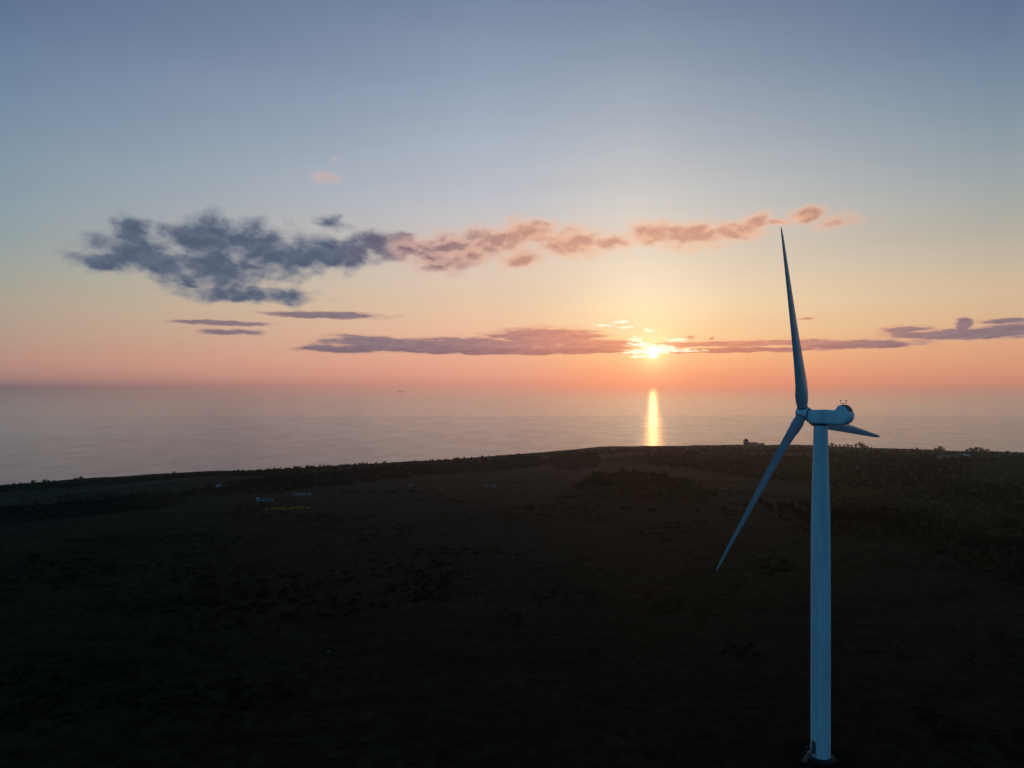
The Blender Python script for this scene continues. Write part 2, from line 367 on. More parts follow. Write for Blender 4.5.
# far water turns transparent; world colour below the horizon imitates sea haze
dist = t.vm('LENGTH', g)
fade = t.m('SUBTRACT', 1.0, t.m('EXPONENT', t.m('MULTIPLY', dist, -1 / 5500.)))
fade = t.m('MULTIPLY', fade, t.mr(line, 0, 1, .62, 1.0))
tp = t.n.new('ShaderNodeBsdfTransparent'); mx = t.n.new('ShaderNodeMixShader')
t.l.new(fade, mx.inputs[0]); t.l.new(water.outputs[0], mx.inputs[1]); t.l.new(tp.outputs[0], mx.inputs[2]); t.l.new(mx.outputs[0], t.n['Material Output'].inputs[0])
xs = np.array([-150000, -30000, -8000, -2500, -900, 0, 900, 2500, 8000, 30000, 150000.]); ys = np.array([-20000, -300, 500, 900, 1500, 2600, 5000, 12000, 40000, 110000.])
SX, SY = np.meshgrid(xs, ys)
tag(link('sea', grid_mesh('sea', SX, SY, SX * 0 + SEA, ms)), kind='structure')

# ------------------------------------------------------------------ road, tracks (sheets just above the ground)
def strip(name, pts, w, m, lift=.12, step=6, kind='structure'):
    P3 = [Vector(ground(*p)[:2]) for p in pts]; line = []
    for a_, b_ in zip(P3[:-1], P3[1:]):
        n = max(2, int((b_ - a_).length / step))
        line += [a_.lerp(b_, i / n) for i in range(n)]
    line.append(P3[-1])
    for _ in range(6):
        line = [line[0]] + [(line[i - 1] + line[i] * 2 + line[i + 1]) / 4 for i in range(1, len(line) - 1)] + [line[-1]]
    vs = []; fs = []; K = 4
    for i, p in enumerate(line):
        d = (line[min(i + 1, len(line) - 1)] - line[max(i - 1, 0)]).normalized(); n_ = Vector((-d.y, d.x))
        for k in range(K + 1):
            q = p + n_ * (k / K - .5) * w
            vs.append((q.x, q.y, H(q.x, q.y) + lift))
    for i in range(len(line) - 1):
        for k in range(K): fs.append((i * (K + 1) + k, i * (K + 1) + k + 1, (i + 1) * (K + 1) + k + 1, (i + 1) * (K + 1) + k))
    me = bpy.data.meshes.new(name); me.from_pydata(vs, [], fs); me.materials.append(m)
    for p in me.polygons: p.use_smooth = True
    return tag(link(name, me), kind=kind)
def dirt(name, base, amt=.4, sc=.15):
    m, t, b = mat(name, base, .9)
    g = t.n.new('ShaderNodeNewGeometry').outputs['Position']
    n = t.noise(g, sc, 7, .65); t.l.new(t.mix(t.mr(n, .35, .65), tuple(c * (1 - amt) for c in base), base), b.inputs['Base Color'])
    b.inputs['Specular IOR Level'].default_value = .02
    return m
asph = dirt("asphalt", (.034, .042, .045)); clay = dirt("pale_track", (.05, .043, .034), .8, .09); mud = dirt("grassy_track", (.0165, .017, .010), .6, .07)
strip('road', [(-80, 515), (0, 501), (60, 495), (120, 486.5), (180, 479.5), (230, 476)], 9, asph)
strip('path', [(566, 482), (590, 470), (603, 462), (606, 458), (590, 453.5), (575, 452.5)], 2.6, clay)
strip('track', [(835, 541), (880, 549), (925, 561), (975, 578), (1030, 598)], 4, mud)
strip('lane', [(255, 496), (330, 490), (380, 484), (440, 476), (520, 468)], 4, mud)

# ------------------------------------------------------------------ wind turbine
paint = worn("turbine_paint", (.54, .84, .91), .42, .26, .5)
bladep = worn("blade_paint", (.40, .44, .50), .35, .12, .2)
darkm = worn("dark_metal", (.02, .022, .026), .5, .3, 2)
conc = worn("concrete", (.035, .035, .035), .85, .35, .7)
steel = worn("galvanised_steel", (.16, .17, .18), .5, .3, 2, .5)
L = 39.95
yaw, tl, ph, cone = R(51.293), R(-174.487), R(19.911), R(-1.035)
aN = Vector((-math.cos(yaw) * math.cos(tl), math.sin(yaw) * math.cos(tl), math.sin(tl)))
sN = aN.cross(Vector((0, 0, 1))).normalized(); uN = sN.cross(aN)
HUB = Vector(((803 - 512) / F * 152, 152, CAMZ - 29 / F * 152))
UPW = -aN                                  # upwind, to the left and away
hor = Vector((UPW.x, UPW.y, 0)).normalized()   # nacelle is level
TX, TY = 64.72, 148.9
turb = empty('wind_turbine', (TX, TY, H(TX, TY)))
tag(turb, 'tall three bladed wind turbine, blue grey in the dusk, standing on the dark pasture', 'wind turbine')
T0 = turb.location.copy()
def loc(v): return Vector(v) - T0
# foundation, set in a worn gravel pad
gp = MB(); N_ = 72
rr_ = [[(TX + r_ * (1 + .10 * math.sin(a_ * 3 + 1) + .06 * math.sin(a_ * 7)) * math.cos(a_), TY + r_ * (1 + .10 * math.sin(a_ * 3 + 1) + .06 * math.sin(a_ * 7)) * math.sin(a_)) for a_ in [2 * math.pi * i / N_ for i in range(N_)]] for r_ in (1.5, 3.5, 5.5, 7.0)]
gp.rings([[(x, y, H(x, y) + .06) for x, y in ring] for ring in rr_], False, False)
tag(gp.obj('gravel_ground', dirt("gravel", (.013, .013, .011), .5, .9), smooth=True), kind='structure')
MB().lathe([(2.9, -.6), (2.9, .12), (2.8, .18), (2.4, .30), (0.01, .35)], (0, 0, 0), n=64).obj('foundation', conc, turb, smooth=True)
ztop = 69.95
prof = [(1.96, .3), (1.96, 6), (1.96, 20), (1.95, 34), (1.91, 44), (1.87, 49), (1.80, 53), (1.70, 57), (1.58, 61.5), (1.46, 66), (1.37, ztop - .25)]
tw = MB().lathe(prof, n=72).obj('tower', paint, turb, smooth=True)
for zf, rf in ((.34, 2.08), (20.0, 1.975), (44.5, 1.922), (60.0, 1.64)):
    MB().lathe([(rf - .06, zf), (rf, zf + .01), (rf, zf + .13), (rf - .06, zf + .14)], n=72).obj('flange', darkm if zf < 1 else paint, tw, smooth=True)
MB().lathe([(1.3, ztop - .32), (1.5, ztop - .3), (1.5, ztop - .02), (1.3, ztop)], n=48).obj('yaw_bearing', darkm, turb, smooth=True)
# door, landing and stair on the left side
ang = R(205)
dM = Matrix.Rotation(ang, 4, 'Z')
dr_ = MB(); dr_.box((2.0, 0, 2.75), (.10, .95, 2.1), M=dM)
door = dr_.obj('door', steel, tw, bevel=.03)
h_ = MB(); h_.box((2.09, .33, 2.7), (.08, .05, .3), M=dM); h_.obj('handle', darkm, door)
st = MB()
st.box((2.64, 0, 1.62), (1.36, 1.3, .07), M=dM)
for i in range(7): st.box((3.45 + i * .24, 0, 1.45 - i * .2), (.27, 1.0, .05), M=dM)
for s_ in (-1, 1):
    st.tube(dM @ Vector((3.3, s_ * .52, 1.58)), dM @ Vector((4.95, s_ * .52, .15)), .05)
    st.tube(dM @ Vector((2.3, s_ * .62, 2.7)), dM @ Vector((3.3, s_ * .62, 2.7)), .03)
    st.tube(dM @ Vector((3.3, s_ * .62, 2.7)), dM @ Vector((4.95, s_ * .56, 1.2)), .03)
    for xx, z0, z1 in ((2.35, 1.6, 2.7), (3.3, .3, 2.7), (4.1, .8, 1.95), (4.93, .15, 1.2)):
        st.tube(dM @ Vector((xx, s_ * .6, z0)), dM @ Vector((xx, s_ * .6, z1)), .03)
st.obj('stair', steel, turb)
# nacelle: lofted rounded sections along -hor from the hub
side = Vector((0, 0, 1)).cross(hor).normalized()
NC = Vector((HUB.x, HUB.y, 71.42))
def rrect(w, h, r, n=6):
    pts = []
    for cx_, cz_, a_ in ((w / 2 - r, h / 2 - r, 0), (-w / 2 + r, h / 2 - r, 90), (-w / 2 + r, -h / 2 + r, 180), (w / 2 - r, -h / 2 + r, 270)):
        for i in range(n + 1):
            q = R(a_ + 90 * i / n); pts.append((cx_ + r * math.cos(q), cz_ + r * math.sin(q)))
    return pts
def nring(s_, w, h, r, dz=0):
    o = NC - hor * s_
    return [loc(o + side * x + Vector((0, 0, z + dz))) for x, z in rrect(w, h, r)]
nac = MB().rings([nring(1.72, 2.3, 2.3, .6), nring(1.78, 2.75, 2.62, .6), nring(2.1, 3.0, 2.85, .55), nring(3.2, 3.1, 2.95, .5), nring(6, 3.1, 2.95, .5), nring(8.5, 3.1, 2.95, .5),
                  nring(9.3, 3.05, 2.8, .6, .05), nring(9.9, 2.9, 2.4, .7, .2), nring(10.3, 2.6, 1.8, .7, .4), nring(10.5, 2.1, 1.2, .55, .55)]).obj('nacelle', paint, turb, smooth=True)
# the raised cooler hood at the rear
hd = MB().rings([nring(7.35, 2.3, .5, .2, 1.2), nring(7.7, 2.5, 1.5, .4, 1.1), nring(8.05, 2.55, 2.4, .6, 1.25), nring(8.6, 2.6, 2.75, .8, 1.29), nring(9.3, 2.6, 2.55, .8, 1.22), nring(9.9, 2.5, 1.9, .7, 1.02), nring(10.3, 2.2, .9, .4, .8)]).obj('cooler_hood', paint, nac, smooth=True)
# dark grille on the sloping rear of the hood
def npt(s_, x, z): return loc(NC - hor * s_ + side * x + Vector((0, 0, z)))
pan = []
for s_, z_ in ((8.95, 2.64), (9.35, 2.52), (9.95, 2.04), (10.34, 1.35)):
    pan.append([npt(s_, -.85, z_), npt(s_, .85, z_), npt(s_ - .12, .85, z_ - .14), npt(s_ - .12, -.85, z_ - .14)])
MB().rings(pan).obj('grille', darkm, hd)
an = MB(); an.tube(npt(8.75, 0, 2.5), npt(8.75, 0, 3.0), .06)
an.tube(npt(8.2, 0, 2.95), npt(9.3, 0, 2.95), .045)
for s_ in (8.2, 9.3):
    an.tube(npt(s_, 0, 2.95), npt(s_, 0, 3.42), .045); an.box(npt(s_, 0, 3.45), (.28, .22, .16))
an.obj('wind_sensor', darkm, nac)
ht = MB(); ht.box(npt(5, 0, 1.5), (1.1, .9, .09), rz=math.atan2(hor.y, hor.x)); ht.obj('roof_hatch', paint, nac, bevel=.02)
# neck, hub and blades
MB().lathe([(.9, -1.85), (1.02, -1.8), (1.02, -1.1), (.9, -1.05)], loc(HUB), UPW, 40).obj('main_shaft', darkm, turb, smooth=True)
hub = MB().lathe([(1.0, -1.38), (1.25, -1.35), (1.36, -1.1), (1.42, -.5), (1.42, .35), (1.3, .85), (1.0, 1.22), (.55, 1.45), (.01, 1.52)], loc(HUB), UPW, 48).obj('hub', paint, turb, smooth=True)
def airfoil(n=20):
    pts = []
    for i in range(n):
        a_ = 2 * math.pi * i / n; x = .5 * (1 + math.cos(a_)); s_ = 1 if a_ < math.pi else -1
        y = 5 * (.2969 * math.sqrt(x) - .126 * x - .3516 * x * x + .2843 * x ** 3 - .1036 * x ** 4)
        pts.append((x, s_ * y, a_))
    return pts
AF = airfoil()
SEC = [(.030, 2.05, 1., 1, 8), (.045, 2.15, 1., 1, 8), (.07, 2.75, .78, .6, 8), (.11, 3.35, .56, .25, 7), (.15, 3.45, .46, .0, 6), (.22, 3.2, .36, 0, 5), (.34, 2.75, .28, 0, 3), (.5, 2.22, .23, 0, 1),
       (.65, 1.75, .20, 0, 0), (.8, 1.28, .18, 0, -1), (.9, .98, .17, 0, -2), (.955, .74, .16, 0, -2), (.985, .46, .16, 0, -2), (1.0, .12, .16, 0, -2)]
PITCH = 2
for k in range(3):
    tt = ph + k * 2 * math.pi / 3
    d = ((math.cos(tt) * uN + math.sin(tt) * sN) * math.cos(cone) + aN * math.sin(cone)).normalized()
    tang = UPW.cross(d).normalized()
    rings = []
    for fr, ch, th, circ, tw_ in SEC:
        be = R(tw_ + PITCH)
        ce = (tang * math.cos(be) + UPW * math.sin(be)) * BS if False else (tang * math.cos(be) - UPW * math.sin(be))
        ne = ce.cross(d).normalized()
        o = loc(HUB) + d * (fr * L)
        rg_ = []
        for x, y, a_ in AF:
            ax_, ay_ = (x - .3) * ch, y * th * ch * .5 / .5
            ay_ = y * th * ch
            cx_, cy_ = math.cos(a_) * ch / 2, math.sin(a_) * ch / 2
            rg_.append(o + ce * (ax_ * (1 - circ) + cx_ * circ) + ne * (ay_ * (1 - circ) + cy_ * circ))
        rings.append(rg_)
    bl = MB().rings(rings).obj('blade', bladep, turb, smooth=True)
    MB().lathe([(1.02, .0), (1.08, .02), (1.08, .22), (1.02, .24)], loc(HUB) + d * 1.22, d, 32).obj('root_collar', darkm, bl, smooth=True)

# ------------------------------------------------------------------ vegetation meshes
def leafmat(name, cols, tr=.35):
    m = bpy.data.materials.new(name); m.use_nodes = True; t = NT(m.node_tree); b = t.n['Principled BSDF']
    g = t.n.new('ShaderNodeNewGeometry').outputs['Position']; oi = t.n.new('ShaderNodeObjectInfo').outputs['Random']
    f = t.m('ADD', t.m('MULTIPLY', t.noise(g, .03, 3, .6), 1.1), t.m('MULTIPLY', t.m('SUBTRACT', oi, .5), .28))
    f = t.m('ADD', f, t.m('MULTIPLY', t.m('SUBTRACT', t.noise(g, .9, 3, .6), .5), .5))
    c = t.ramp(f, [(.25 + .45 * i / (len(cols) - 1), k) for i, k in enumerate(cols)])
    c = t.mix(1., c, t.mix(t.mr(t.noise(t.vm('ADD', g, (300, 70, 0)), .010, 4, .65), .37, .63), (.18, .19, .24), (2.3, 2.0, 1.5)), 'MULTIPLY')
    t.l.new(c, b.inputs['Base Color']); b.inputs['Roughness'].default_value = .85; b.inputs['Specular IOR Level'].default_value = .1
    tl_ = t.n.new('ShaderNodeBsdfTranslucent'); t.l.new(t.mix(1., c, (1.3, 1.0, .6), 'MULTIPLY'), tl_.inputs[0])
    mx = t.n.new('ShaderNodeMixShader'); mx.inputs[0].default_value = tr
    t.l.new(b.outputs[0], mx.inputs[1]); t.l.new(tl_.outputs[0], mx.inputs[2])
    t.l.new(mx.outputs[0], t.n['Material Output'].inputs[0]); return m
woodleaf = leafmat("spring_leaves", [(.040, .031, .020), (.066, .046, .029), (.054, .052, .025), (.084, .072, .032), (.044, .042, .024)])
scrubleaf = leafmat("dark_scrub", [(.013, .015, .009), (.024, .022, .014), (.044, .028, .020), (.020, .024, .011)], .2)
gorse, t, b = mat("gorse_flower", (.50, .40, .02), .8)
g = t.n.new('ShaderNodeNewGeometry').outputs['Position']
t.l.new(t.mix(t.mr(t.noise(g, 1.2, 4, .6), .42, .56), (.10, .08, .015), (.70, .44, .02)), b.inputs['Base Color'])
bark = worn("bark", (.045, .036, .028), .9, .4, 3)

def crown_arrays(rg, hgt_, rad, n, base=.22, size=.5, lobes=7):
    """leaf clumps spread through several uneven lobes"""
    cs = []
    for i in range(lobes):
        a_ = rg.uniform(0, 2 * math.pi); rr = rg.uniform(0, .62) * rad
        cz = rg.uniform(base + .12, .80) * hgt_; r_ = rg.uniform(.30, .52) * rad * (1.15 - .45 * cz / hgt_)
        cs.append((rr * math.cos(a_), rr * math.sin(a_), cz, r_))
    V = []
    pick = rg.integers(0, lobes, n)
    d = rg.normal(size=(n, 3)); d /= np.linalg.norm(d, axis=1)[:, None]
    rr = rg.uniform(.35, 1.08, n) ** .6
    cc = np.array(cs)[pick]
    c = cc[:, :3] + d * rr[:, None] * cc[:, 3:4] * np.array([1, 1, .85])
    c[:, 2] = np.maximum(c[:, 2], base * hgt_ * rg.uniform(.5, 1.2, n))
    u = rg.normal(size=(n, 3)); u /= np.linalg.norm(u, axis=1)[:, None]
    w = np.cross(u, rg.normal(size=(n, 3))); w /= np.linalg.norm(w, axis=1)[:, None]
    s_ = size * rg.uniform(.5, 1.3, n)[:, None]
    q = np.stack([c - u * s_, c + w * s_ * .7, c + u * s_ * 1.1, c - w * s_ * .6], 1)
    return q.reshape(-1, 3)
def quads_mesh(name, V, m):
    n = len(V) // 4; me = bpy.data.meshes.new(name); me.vertices.add(len(V)); me.vertices.foreach_set('co', V.astype(np.float32).ravel())
    me.loops.add(len(V)); me.loops.foreach_set('vertex_index', np.arange(len(V), dtype=np.int32))
    me.polygons.add(n); me.polygons.foreach_set('loop_start', np.arange(0, len(V), 4, dtype=np.int32)); me.update(); me.materials.append(m)
    return me
def trunk_mb(rg, hgt_, rad):
    mb = MB(); top = hgt_ * .72; p = Vector((0, 0, -.4)); r = .035 * hgt_ * .55
    pts = [p]
    for i in range(4):
        p = Vector((p.x + rg.uniform(-.25, .25), p.y + rg.uniform(-.25, .25), top * (i + 1) / 4)); pts.append(p)
    for i in range(4): mb.tube(pts[i], pts[i + 1], r * (1 - .2 * i), r * (1 - .2 * (i + 1)), 6)
    for i in range(8):
        a_ = rg.uniform(0, 2 * math.pi); z0 = rg.uniform(.25, .65) * hgt_; k_ = pts[min(4, int(z0 / top * 4))]
        e = Vector((math.cos(a_) * rad * rg.uniform(.5, .9), math.sin(a_) * rad * rg.uniform(.5, .9), z0 + hgt_ * rg.uniform(.12, .32)))
        s0 = Vector((k_.x, k_.y, z0)); mid = s0.lerp(e, .5) + Vector((0, 0, .3))
        mb.tube(s0, mid, r * .42, r * .28, 5); mb.tube(mid, e, r * .28, r * .08, 5)
        for _ in range(2):
            e2 = e + Vector((rg.uniform(-1, 1), rg.uniform(-1, 1), rg.uniform(.2, 1.2))) * rad * .3
            mb.tube(mid.lerp(e, .6), e2, r * .16, r * .04, 4)
    return mb
TREES = []; TRAW = []
for i in range(8):
    rg = np.random.default_rng(100 + i); hh = rg.uniform(6.5, 8.5); rd = rg.uniform(2.6, 3.8)
    V = crown_arrays(rg, hh, rd, 420 if i < 6 else 240, size=.42, lobes=9)
    TREES.append((quads_mesh('crown', V, woodleaf), trunk_mb(rg, hh, rd).mesh('trunk', bark)))
    TRAW.append(crown_arrays(rg, hh, rd, 90, size=.85, lobes=7))
BARE = []
for i in range(4):
    rg = np.random.default_rng(300 + i); hh = rg.uniform(4.2, 5.6); rd = rg.uniform(2.8, 3.8)
    V = crown_arrays(rg, hh, rd, 620, base=.03, size=.24, lobes=10)
    BARE.append((quads_mesh('crown', V, scrubleaf), trunk_mb(rg, hh, rd).mesh('trunk', bark)))
SHR = []; SRAW = []
for i in range(6):
    rg = np.random.default_rng(200 + i)
    V = crown_arrays(rg, rg.uniform(1.7, 2.4), rg.uniform(1.6, 2.4), 300, base=.0, size=.26, lobes=7)
    mb = MB()
    SHR.append(quads_mesh('shrub', V, scrubleaf)); SRAW.append(crown_arrays(rg, 2.2, 2.1, 60, base=.0, size=.55, lobes=6))
GOR = [quads_mesh('gorse_bush', crown_arrays(np.random.default_rng(250 + i), 1.7, 1.7, 260, base=.0, size=.24, lobes=6), gorse) for i in range(3)]

def inpoly(x, y, poly):
    ins = False; j = len(poly) - 1
    for i in range(len(poly)):
        xi, yi = poly[i]; xj, yj = poly[j]
        if (yi > y) != (yj > y) and x < (xj - xi) * (y - yi) / (yj - yi) + xi: ins = not ins
        j = i
    return ins
def scatter(polypx, spacing, jitter=.45):
    poly = [ground(*p)[:2] for p in polypx]
    x0, x1 = min(p[0] for p in poly), max(p[0] for p in poly); y0, y1 = min(p[1] for p in poly), max(p[1] for p in poly)
    out = []
    nx_ = int((x1 - x0) / spacing) + 1; ny_ = int((y1 - y0) / spacing) + 1
    for i in range(nx_):
        for j in range(ny_):
            x = x0 + (i + random.uniform(-jitter, jitter)) * spacing; y = y0 + (j + random.uniform(-jitter, jitter)) * spacing
            if inpoly(x, y, poly) and y < float(coast(x)) - 6: out.append((x, y))
    return out
def thing_tree(src, x, y, s, label, group, cat='tree', name='tree', parts=True, kind_sink=.2):
    r = empty(name, (x, y, H(x, y) - kind_sink * (3 if group and 'bare' in group or 'skyline' in label else 1)), random.uniform(0, 6.28)); r.scale = (s, s, s * random.uniform(.85, 1.15))
    link('crown', src[0], r); link('trunk', src[1], r)
    return tag(r, label, cat, group)
def mass(name, pts, raws, m, label, cat, smin=.8, smax=1.2):
    Vs = []
    for i, (x, y) in enumerate(pts):
        V = raws[i % len(raws)]; a_ = random.uniform(0, 6.28); s_ = random.uniform(smin, smax); c_, n_ = math.cos(a_) * s_, math.sin(a_) * s_
        Q = np.stack([V[:, 0] * c_ - V[:, 1] * n_ + x, V[:, 0] * n_ + V[:, 1] * c_ + y, V[:, 2] * s_ * random.uniform(.85, 1.15) + H(x, y) - .2], 1); Vs.append(Q)
    o = link(name, quads_mesh(name, np.concatenate(Vs), m)); return tag(o, label, cat, None, 'stuff')

copse = scatter([(576, 493), (588, 481), (612, 477), (650, 478), (688, 486), (716, 500), (712, 507), (690, 506), (660, 501), (625, 498), (596, 499)], 5.2)
wband = scatter([(600, 463), (640, 457), (720, 456), (800, 459), (832, 462), (832, 487), (800, 485), (745, 480), (700, 472), (640, 466)], 4.7)
wood = scatter([(755, 509), (800, 511), (828, 500), (828, 469), (870, 464), (930, 463), (1040, 462), (1130, 466), (1230, 640), (1060, 606), (1016, 590), (921, 556), (835, 534), (800, 523)], 6.6)
wood.sort(key=lambda p: math.hypot(*p))
wood_vis = [p for p in wood if abs(p[0] / p[1]) < .74]
print('copse', len(copse), 'band', len(wband), 'wood', len(wood), len(wood_vis))
copse.sort(key=lambda p: p[1])
ncop = min(len(copse), 110)
for p in copse[:ncop]:
    thing_tree(random.choice(TREES), *p, random.uniform(.75, 1.1), 'small bushy tree of the rounded copse out on the open pasture below the sun glint', 'trees of the copse on the pasture')
nearw = wood_vis[:300 - ncop]
for p in nearw:
    thing_tree(random.choice(TREES), *p, random.uniform(.75, 1.15), 'tree along the near edge of the dark wood to the right of the turbine tower', 'trees at the near edge of the wood')
ns = set(nearw)
random.seed(11)
rest = [p for p in wood if p not in ns] + copse[ncop:]
mass('woodland', rest, TRAW, woodleaf, 'dark wood of small trees filling the slope right of the turbine', 'woodland', .75, 1.15)
mass('tree_belt', wband, TRAW, woodleaf, 'belt of low trees running along the coast behind the turbine', 'woodland', .5, .8)

# scrub: masses
def shr_mass(name, polys, sp, label, a_=.7, b_=1.3):
    pts = []
    for p in polys: pts += scatter(p, sp, .8)
    return mass(name, pts, SRAW, scrubleaf, label, 'scrub', a_, b_)
shr_mass('hedge_scrub', [[(-60, 520), (0, 511), (60, 505), (160, 494), (196, 495), (170, 506), (100, 515), (0, 526), (-60, 536)]], 4.2, 'dark band of scrub below the road at the left', .9, 1.9)
shr_mass('coastal_scrub', [[(-60, 492), (0, 487.5), (60, 484), (200, 474), (300, 468), (300, 475), (200, 477.5), (100, 485), (0, 493), (-60, 502)]], 4.0, 'dark scrub along the coast edge above the road', .6, 1.2)
shr_mass('thicket', [[(180, 494), (250, 480), (330, 473), (470, 463), (540, 457), (547, 466), (450, 474), (380, 481), (330, 487), (260, 494)], [(540, 464), (560, 454), (598, 454), (600, 466), (572, 471)]], 5.0, 'reddish brown thicket across the middle distance', .8, 1.9)
shr_mass('cliff_top_scrub', [[(300, 467.5), (400, 463), (480, 457.5), (550, 452.5), (600, 449.5), (650, 448), (760, 447.5), (830, 448.5), (900, 451), (960, 453), (1024, 455.5), (1030, 461), (900, 457), (760, 453), (650, 453), (550, 456.5), (480, 461), (400, 467), (300, 472)]], 5.5, 'low scrub along the cliff top against the sea', .45, 1.15)
shr_mass('hill_scrub', [[(828, 452), (900, 454), (938, 457), (940, 466), (880, 463), (828, 468)], [(975, 460), (1060, 460), (1060, 468), (975, 466)]], 4.6, 'brown scrub on the rise behind the wood at the right', .5, 1.3)
# tussocks and heath growing in drifts over the rough pasture
TUS = [crown_arrays(np.random.default_rng(400 + i), .40, 1.5, 26, base=.0, size=.34, lobes=6) for i in range(6)]
def tussocks(n):
    pts = []
    while len(pts) < n:
        Y = 95 + 480 * random.random() ** .8; X = random.uniform(-.82, .82) * Y
        k = float(V2(np.array(X / 34), np.array(Y / 26))) + .6 * float(V3(np.array(X / 11), np.array(Y / 9)))
        if k > .16 + random.uniform(-.12, .2) and math.hypot(X - TX, Y - TY) > 9 and Y < float(coast(X)) - 20: pts.append((X, Y))
    return pts
heathleaf = leafmat("heath", [(.011, .015, .007), (.018, .019, .009), (.013, .018, .008), (.024, .022, .012)], .2)
mass('heath', tussocks(5000), TUS, heathleaf, 'low heath and tussocks in dark drifts over the rough pasture', 'heath', .5, 1.9)
# individual dark shrubs dotted over the pasture
def shrubs(pts, label, group, smin=.7, smax=1.3):
    for px, py in pts:
        x, y, z = ground(px, py); me = random.choice(SHR)
        o = link('shrub', me, None, (x, y, z - .15), random.uniform(0, 6.28)); s_ = random.uniform(smin, smax); o.scale = (s_ * random.uniform(.9, 1.9), s_, s_ * random.uniform(.55, 1.0))
        tag(o, label, 'shrub', group)
def blob(cx_, cy_, rx, ry, n):
    out = []
    while len(out) < n:
        x, y = random.gauss(0, .5), random.gauss(0, .5)
        if abs(x) < 1 and abs(y) < 1: out.append((cx_ + x * rx, cy_ + y * ry))
    return out
shrubs(blob(85, 572, 66, 17, 44), 'low dark shrub of the loose patch in the left foreground pasture', 'shrubs of the left patch', .35, 1.5)
shrubs(blob(215, 592, 85, 38, 105), 'low dark shrub of the wide patch in the middle left of the pasture', 'shrubs of the middle left patch', .35, 1.4)
shrubs(blob(215, 552, 50, 6, 9), 'low dark shrub in the short row above the wide patch', 'shrubs of the short row', .6, 1.4)
shrubs([(525, 509), (529, 509.5)], 'dark shrub alone in the middle of the pasture', 'pair of shrubs mid pasture', 1., 1.3)
shrubs([(622, 509), (626, 510), (631, 509)], 'dark shrub in the trio just below the copse', 'trio of shrubs below the copse', .9, 1.3)
shrubs([(686, 512), (697, 512), (730, 503), (735, 505), (745, 506), (652, 511)], 'dark shrub between the copse and the turbine blade tip', 'shrubs right of the copse', .9, 1.7)
shrubs([(565, 498), (571, 497), (562, 503)], 'dark shrub at the left foot of the copse', 'shrubs left of the copse', .8, 1.3)
shrubs([(595, 652), (596, 654)], 'small dark shrub on the near pasture left of the tower', 'pair of near shrubs', .5, .8)
shrubs([(958, 592), (965, 593), (945, 600)], 'dark shrub on the pasture below the wood', 'shrubs below the wood', .7, 1.2)
shrubs([(430, 497), (440, 496), (412, 492), (418, 494), (455, 500), (380, 505), (352, 500)], 'dark shrub on the pasture below the brown thicket', 'shrubs below the thicket', .6, 1.1)
shrubs([(235, 690), (190, 684), (440, 690), (330, 660), (475, 560), (485, 585), (540, 600), (770, 575), (700, 540), (890, 640), (640, 560)], 'small lone shrub on the dark near pasture', 'lone shrubs of the near pasture', .4, .7)
# gorse in yellow flower
for px, py in [(266, 510.5), (272, 510), (277, 509.3), (281, 509.6), (286, 510)]:
    x, y, z = ground(px, py); o = link('gorse_bush', random.choice(GOR), None, (x, y, z - .2), random.uniform(0, 6)); o.scale = (2.2, 1.3, .8)
    tag(o, 'dull yellow flowering bush in the left one of two flowering rows', 'bush', 'bushes of the left flowering row')
for px, py in [(292, 509.3), (296, 508.8), (300, 508.5), (304, 508.3), (308, 508.6)]:
    x, y, z = ground(px, py); o = link('gorse_bush', random.choice(GOR), None, (x, y, z - .2), random.uniform(0, 6)); o.scale = (2.3, 1.4, 1.0)
    tag(o, 'bright yellow flowering bush in the right one of two flowering rows', 'bush', 'bushes of the right flowering row')
# trees standing against the sea
def edge_pt(px, back=24):
    Y = 700.
    for _ in range(40): Y = .5 * Y + .5 * (float(coast((px - 512) / F * Y)) - back)
    return (px - 512) / F * Y, Y
def sky_trees(lst, label, group):
    for px, base, s_ in lst:
        x, y = edge_pt(px); s_ *= 1.35
        thing_tree(random.choice(BARE), x, y, s_, label, group)
sky_trees([(14, 0, .5), (20, 0, .45), (33, 486.5, .8), (37, 0, .5), (44, 486, .75), (48, 485.6, .7), (54, 485.3, .6)], 'bare twiggy tree on the coast edge at the far left', 'bare trees at the far left')
sky_trees([(70, 484.3, .6), (74, 0, .6), (77, 484, .75), (81, 483.6, .9)], 'bare twiggy tree in the clump of four standing against the sea', 'clump of four bare trees')
sky_trees([(174, 477.3, .6)], 'single tiny tree on the skyline right of the left road', None)
sky_trees([(219, 474, .5), (222, 474, .55)], 'tiny tree of the pair on the left skyline', 'pair of tiny skyline trees')
sky_trees([(828, 0, .6), (832, 451, .8), (836, 0, .6), (840, 451, .7), (844, 451, .6), (848, 451, .8), (852, 0, .7), (856, 451, .75), (867, 451.5, .6), (871, 0, .4)], 'small round tree in the row just right of the tower against the sea', 'skyline trees beside the tower')
sky_trees([(861, 451, 1.2), (863.5, 451, 1.0)], 'taller tree topping the skyline row right of the tower', 'taller skyline trees')
sky_trees([(936, 454, .8), (939.5, 0, 1.0), (943, 454, .8)], 'pale bare tree on the skyline left of the houses', 'pale skyline trees')
sky_trees([(967, 0, .6), (970, 456.5, 1.0), (973, 0, .9), (976, 456.5, .95), (980, 456.5, 1.0), (984, 0, .8), (988, 456.8, .9), (993, 457, .6), (997, 0, .5)], 'dense dark tree of the clump right of the houses', 'clump of dense trees by the houses')
sky_trees([(1007, 458, .8)], 'single pointed tree near the right end of the skyline', None)
sky_trees([(1014, 458.3, .45), (1022, 458.6, .55)], 'small tree at the right end of the skyline', 'last skyline trees')
